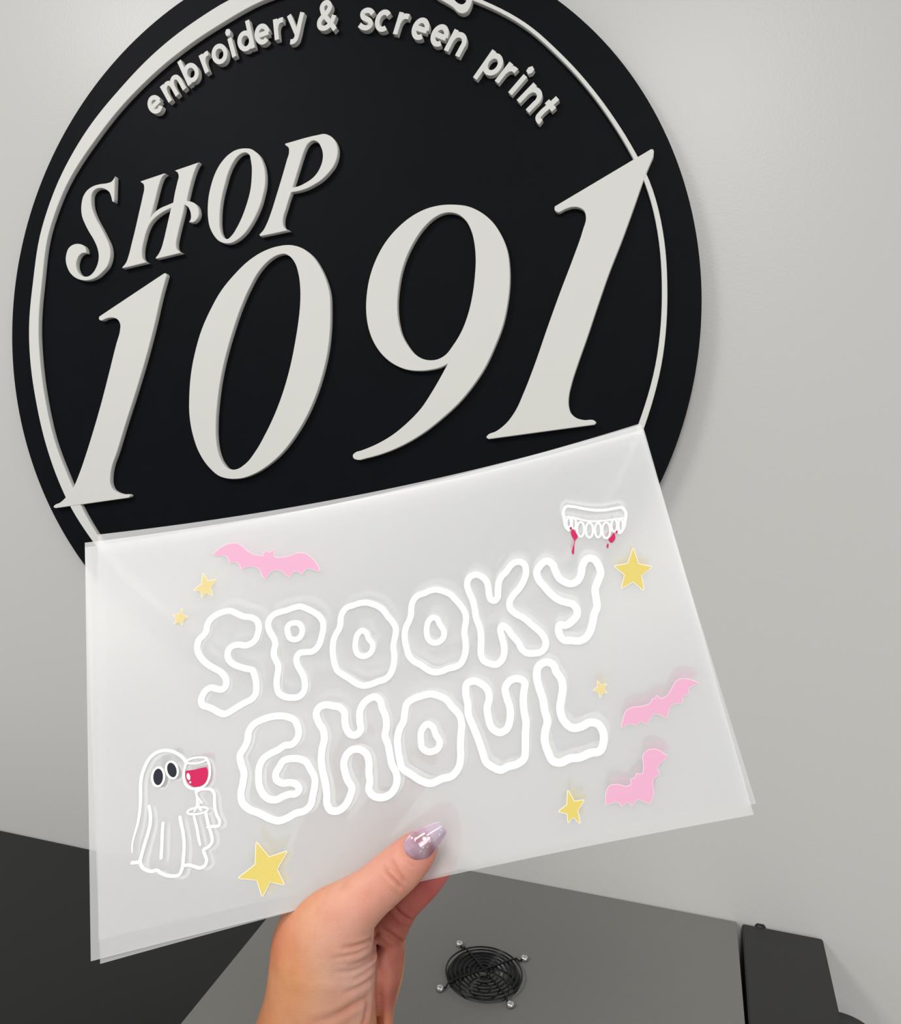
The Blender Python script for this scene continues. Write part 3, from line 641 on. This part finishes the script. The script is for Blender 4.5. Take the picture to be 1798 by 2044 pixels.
co = np.zeros(len(hm.vertices) * 3); hm.vertices.foreach_get('co', co); co = co.reshape(-1, 3)
no = np.zeros(len(hm.vertices) * 3); hm.vertices.foreach_get('normal', no); no = no.reshape(-1, 3)
disp = np.zeros(len(co))
red = np.zeros(len(co))
for (ox, oy, s), pts, dep, wid in grooves:
    P = smooth(cpx(pts, ox, oy, s), False, 8); Q = [surf(*p) for p in P]; Q = [np.array(p) for p in Q if p is not None]
    if len(Q) < 3: continue
    best = np.full(len(co), 9.); L = len(Q)
    amp = np.ones(len(co))
    for i in range(L - 1):
        a, b = Q[i], Q[i + 1]
        if np.linalg.norm(b - a) > .008: continue
        ab = b - a; t = np.clip(((co - a) @ ab) / (ab @ ab + 1e-12), 0, 1); d = np.linalg.norm(co - (a + t[:, None] * ab), axis=1)
        m_ = d < best; best[m_] = d[m_]; u = (i + t[m_]) / (L - 1); amp[m_] = np.minimum(1, np.minimum(2.6 * u + .03, 6 * (1 - u) + .25))
    g = np.exp(-(best / wid) ** 2) * amp; disp -= dep * g * .75; disp += dep * .25 * np.exp(-((best - 2.2 * wid) / wid) ** 2) * amp
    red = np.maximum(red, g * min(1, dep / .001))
co = co + no * disp[:, None]
hm.vertices.foreach_set('co', co.ravel()); hm.update()
# skin tone regions: tanned back of the hand, paler thumb base, pink fingers; shade on palm and little finger painted dark red
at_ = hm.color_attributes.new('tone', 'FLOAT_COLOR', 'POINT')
def region(px, py, r):
    p = surf(px, py)
    if p is None: p = at(px, py, .3)
    return np.exp(-(np.linalg.norm(co - np.array(p), axis=1) / r) ** 2)
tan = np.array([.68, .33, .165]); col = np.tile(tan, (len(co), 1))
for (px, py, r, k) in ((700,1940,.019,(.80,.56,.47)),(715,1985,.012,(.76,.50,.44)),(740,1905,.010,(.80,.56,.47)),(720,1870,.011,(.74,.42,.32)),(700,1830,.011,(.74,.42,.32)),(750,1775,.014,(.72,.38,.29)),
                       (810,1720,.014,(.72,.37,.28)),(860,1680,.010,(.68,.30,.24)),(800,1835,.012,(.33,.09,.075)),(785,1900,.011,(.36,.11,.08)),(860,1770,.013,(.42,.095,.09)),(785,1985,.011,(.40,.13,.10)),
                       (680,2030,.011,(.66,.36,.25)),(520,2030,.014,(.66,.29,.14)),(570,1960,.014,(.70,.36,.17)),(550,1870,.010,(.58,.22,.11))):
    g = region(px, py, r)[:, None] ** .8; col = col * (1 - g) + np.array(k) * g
for (px, py) in ((700,1600),(850,1530),(900,1640),(720,1480)):
    p = np.array(at(px, py, zfilm(px, py) + .02)); g = np.exp(-(np.linalg.norm(co - p, axis=1) / .022) ** 2)[:, None]; col = col * (1 - g) + np.array((.82, .25, .23)) * g
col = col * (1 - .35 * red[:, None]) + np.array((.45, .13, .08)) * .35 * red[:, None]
col = col * np.array((.95, .86, .83))
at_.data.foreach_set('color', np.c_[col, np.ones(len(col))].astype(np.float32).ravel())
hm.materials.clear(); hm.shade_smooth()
skin = bpy.data.materials.new('skin'); skin.use_nodes = True; nt = skin.node_tree; b = nt.nodes['Principled BSDF']
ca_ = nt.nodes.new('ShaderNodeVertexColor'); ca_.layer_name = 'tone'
tc = nt.nodes.new('ShaderNodeTexCoord'); nz = nt.nodes.new('ShaderNodeTexNoise'); nz.inputs['Scale'].default_value = 120; nz.inputs['Detail'].default_value = 5
nt.links.new(tc.outputs['Object'], nz.inputs['Vector'])
hs = nt.nodes.new('ShaderNodeMix'); hs.data_type = 'RGBA'; hs.blend_type = 'MULTIPLY'; hs.inputs['Factor'].default_value = .35
rmp = nt.nodes.new('ShaderNodeValToRGB'); rmp.color_ramp.elements[0].position = .3; rmp.color_ramp.elements[0].color = (.85, .62, .55, 1); rmp.color_ramp.elements[1].position = .6; rmp.color_ramp.elements[1].color = (1, 1, 1, 1)
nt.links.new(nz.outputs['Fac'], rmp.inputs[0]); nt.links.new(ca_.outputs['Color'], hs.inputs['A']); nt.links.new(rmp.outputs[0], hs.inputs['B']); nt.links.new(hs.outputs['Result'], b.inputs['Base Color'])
b.inputs['Roughness'].default_value = .5; b.inputs['Specular IOR Level'].default_value = .35
b.inputs['Subsurface Weight'].default_value = .12; b.inputs['Subsurface Radius'].default_value = (.006, .002, .001); b.inputs['Subsurface Scale'].default_value = .5
vz = nt.nodes.new('ShaderNodeTexVoronoi'); vz.inputs['Scale'].default_value = 1500; nt.links.new(tc.outputs['Object'], vz.inputs['Vector'])
bp = nt.nodes.new('ShaderNodeBump'); bp.inputs['Strength'].default_value = .18; bp.inputs['Distance'].default_value = .0003
nt.links.new(vz.outputs['Distance'], bp.inputs['Height']); nt.links.new(bp.outputs['Normal'], b.inputs['Normal'])
org = at(660, 1950, .30)
hm.transform(Matrix.Translation(-org))
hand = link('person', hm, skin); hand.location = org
tag(hand, 'bare hand and wrist reaching up from below, thumb in front of the film stack', 'hand')

# thumbnail: long tapered press-on shape
nm = bpy.data.materials.new('pearl_nail'); nm.use_nodes = True; nt = nm.node_tree; b = nt.nodes['Principled BSDF']
tc = nt.nodes.new('ShaderNodeTexCoord'); nz = nt.nodes.new('ShaderNodeTexNoise'); nz.inputs['Scale'].default_value = 170; nz.inputs['Detail'].default_value = 2
nt.links.new(tc.outputs['Object'], nz.inputs['Vector'])
rp = nt.nodes.new('ShaderNodeValToRGB'); rp.color_ramp.elements[0].position = .35; rp.color_ramp.elements[0].color = (.50, .25, .27, 1); rp.color_ramp.elements[1].position = .65; rp.color_ramp.elements[1].color = (.72, .48, .60, 1)
nt.links.new(nz.outputs['Fac'], rp.inputs[0])
va = nt.nodes.new('ShaderNodeVertexColor'); va.layer_name = 'tip'; mxn = nt.nodes.new('ShaderNodeMix'); mxn.data_type = 'RGBA'
nt.links.new(va.outputs['Color'], mxn.inputs['Factor']); nt.links.new(rp.outputs[0], mxn.inputs['A']); mxn.inputs['B'].default_value = (.80, .62, .74, 1)
nt.links.new(mxn.outputs['Result'], b.inputs['Base Color'])
b.inputs['Roughness'].default_value = .16; b.inputs['Metallic'].default_value = .45; b.inputs['Coat Weight'].default_value = .8; b.inputs['Coat Roughness'].default_value = .05
b.inputs['Thin Film Thickness'].default_value = 420
GLIT = mat('glitter_flakes', (.95, .96, .95), .12, .8, .6)
prof = [(0, 7), (.03, 15), (.09, 22), (.2, 26.5), (.35, 28), (.55, 25.5), (.75, 21.5), (.9, 17), (.97, 14.5), (1.0, 12)]
bx, by = 812, 1703; ex_, ey = 885.5, 1650
ax = np.array([ex_ - bx, ey - by]); Lp = np.linalg.norm(ax); ax = ax / Lp; pn = np.array([-ax[1], ax[0]])
def nail_pt(s, t, up=0):
    hw = np.interp(s, [p[0] for p in prof], [p[1] for p in prof])
    p = np.array([bx, by]) + ax * Lp * s + pn * hw * t * (1.24 - .22 * s if t > 0 else 1)
    zc = np.interp(s, [0, .3, .6, 1], [.2783, .2782, .2800, .2838])
    return at(p[0], p[1], zc - up + .0052 * (hw / 28) * (1 - math.sqrt(max(0, 1 - (abs(t) * .93) ** 2))))
bm = bmesh.new(); NS, NT = 30, 16; g = {}
for lay, up in ((0, .0), (1, -.0009)):
    for i in range(NS + 1):
        for j in range(NT + 1): g[lay, i, j] = bm.verts.new(nail_pt(i / NS, j / NT * 2 - 1, up))
for i in range(NS):
    for j in range(NT):
        bm.faces.new((g[0, i, j], g[0, i, j + 1], g[0, i + 1, j + 1], g[0, i + 1, j])); bm.faces.new((g[1, i, j], g[1, i + 1, j], g[1, i + 1, j + 1], g[1, i, j + 1]))
for i in range(NS):
    for j in (0, NT): bm.faces.new((g[0, i, j], g[0, i + 1, j], g[1, i + 1, j], g[1, i, j]))
for j in range(NT):
    for i in (0, NS): bm.faces.new((g[0, i, j], g[0, i, j + 1], g[1, i, j + 1], g[1, i, j]))
for v in bm.verts: v.co -= org
nail = bm_obj('thumbnail', bm, nm, hand, True)
va = nail.data.color_attributes.new('tip', 'FLOAT_COLOR', 'POINT')
a0, a1 = nail_pt(0, 0), nail_pt(1, 0); dl = a1 - a0
for i_, v in enumerate(nail.data.vertices):
    u_ = (Vector(v.co) + org - a0).dot(dl) / dl.length_squared; u_ = min(1, max(0, (u_ - .55) / .12)); va.data[i_].color = (u_, u_, u_, 1)
nail; nail['label'] = 'long tapered pearly pink thumbnail'
bm = bmesh.new()
for s, t, r in ((.50,-.12,.0013),(.36,.28,.0009),(.56,.25,.0008),(.45,.45,.0006),(.82,.35,.0010),(.9,.1,.0009),(.27,.4,.0008),(.30,.62,.0006),(.66,.05,.0005),(.93,-.4,.0008),(.72,.5,.0005),(.86,-.1,.0006)):
    c0 = nail_pt(s, t, .00012); e1 = (nail_pt(s + .03, t, .00012) - c0).normalized(); e2 = (nail_pt(s, t + .06, .00012) - c0).normalized()
    vs_ = []
    for k in range(10):
        rr = r if k % 2 == 0 else r * .55; a = k * math.pi / 5 + s * 7
        vs_.append(bm.verts.new(c0 + e1 * rr * math.cos(a) * .8 + e2 * rr * math.sin(a) * .8 - org))
    bm.faces.new(vs_)
o = bm_obj('glitter', bm, GLIT, nail)
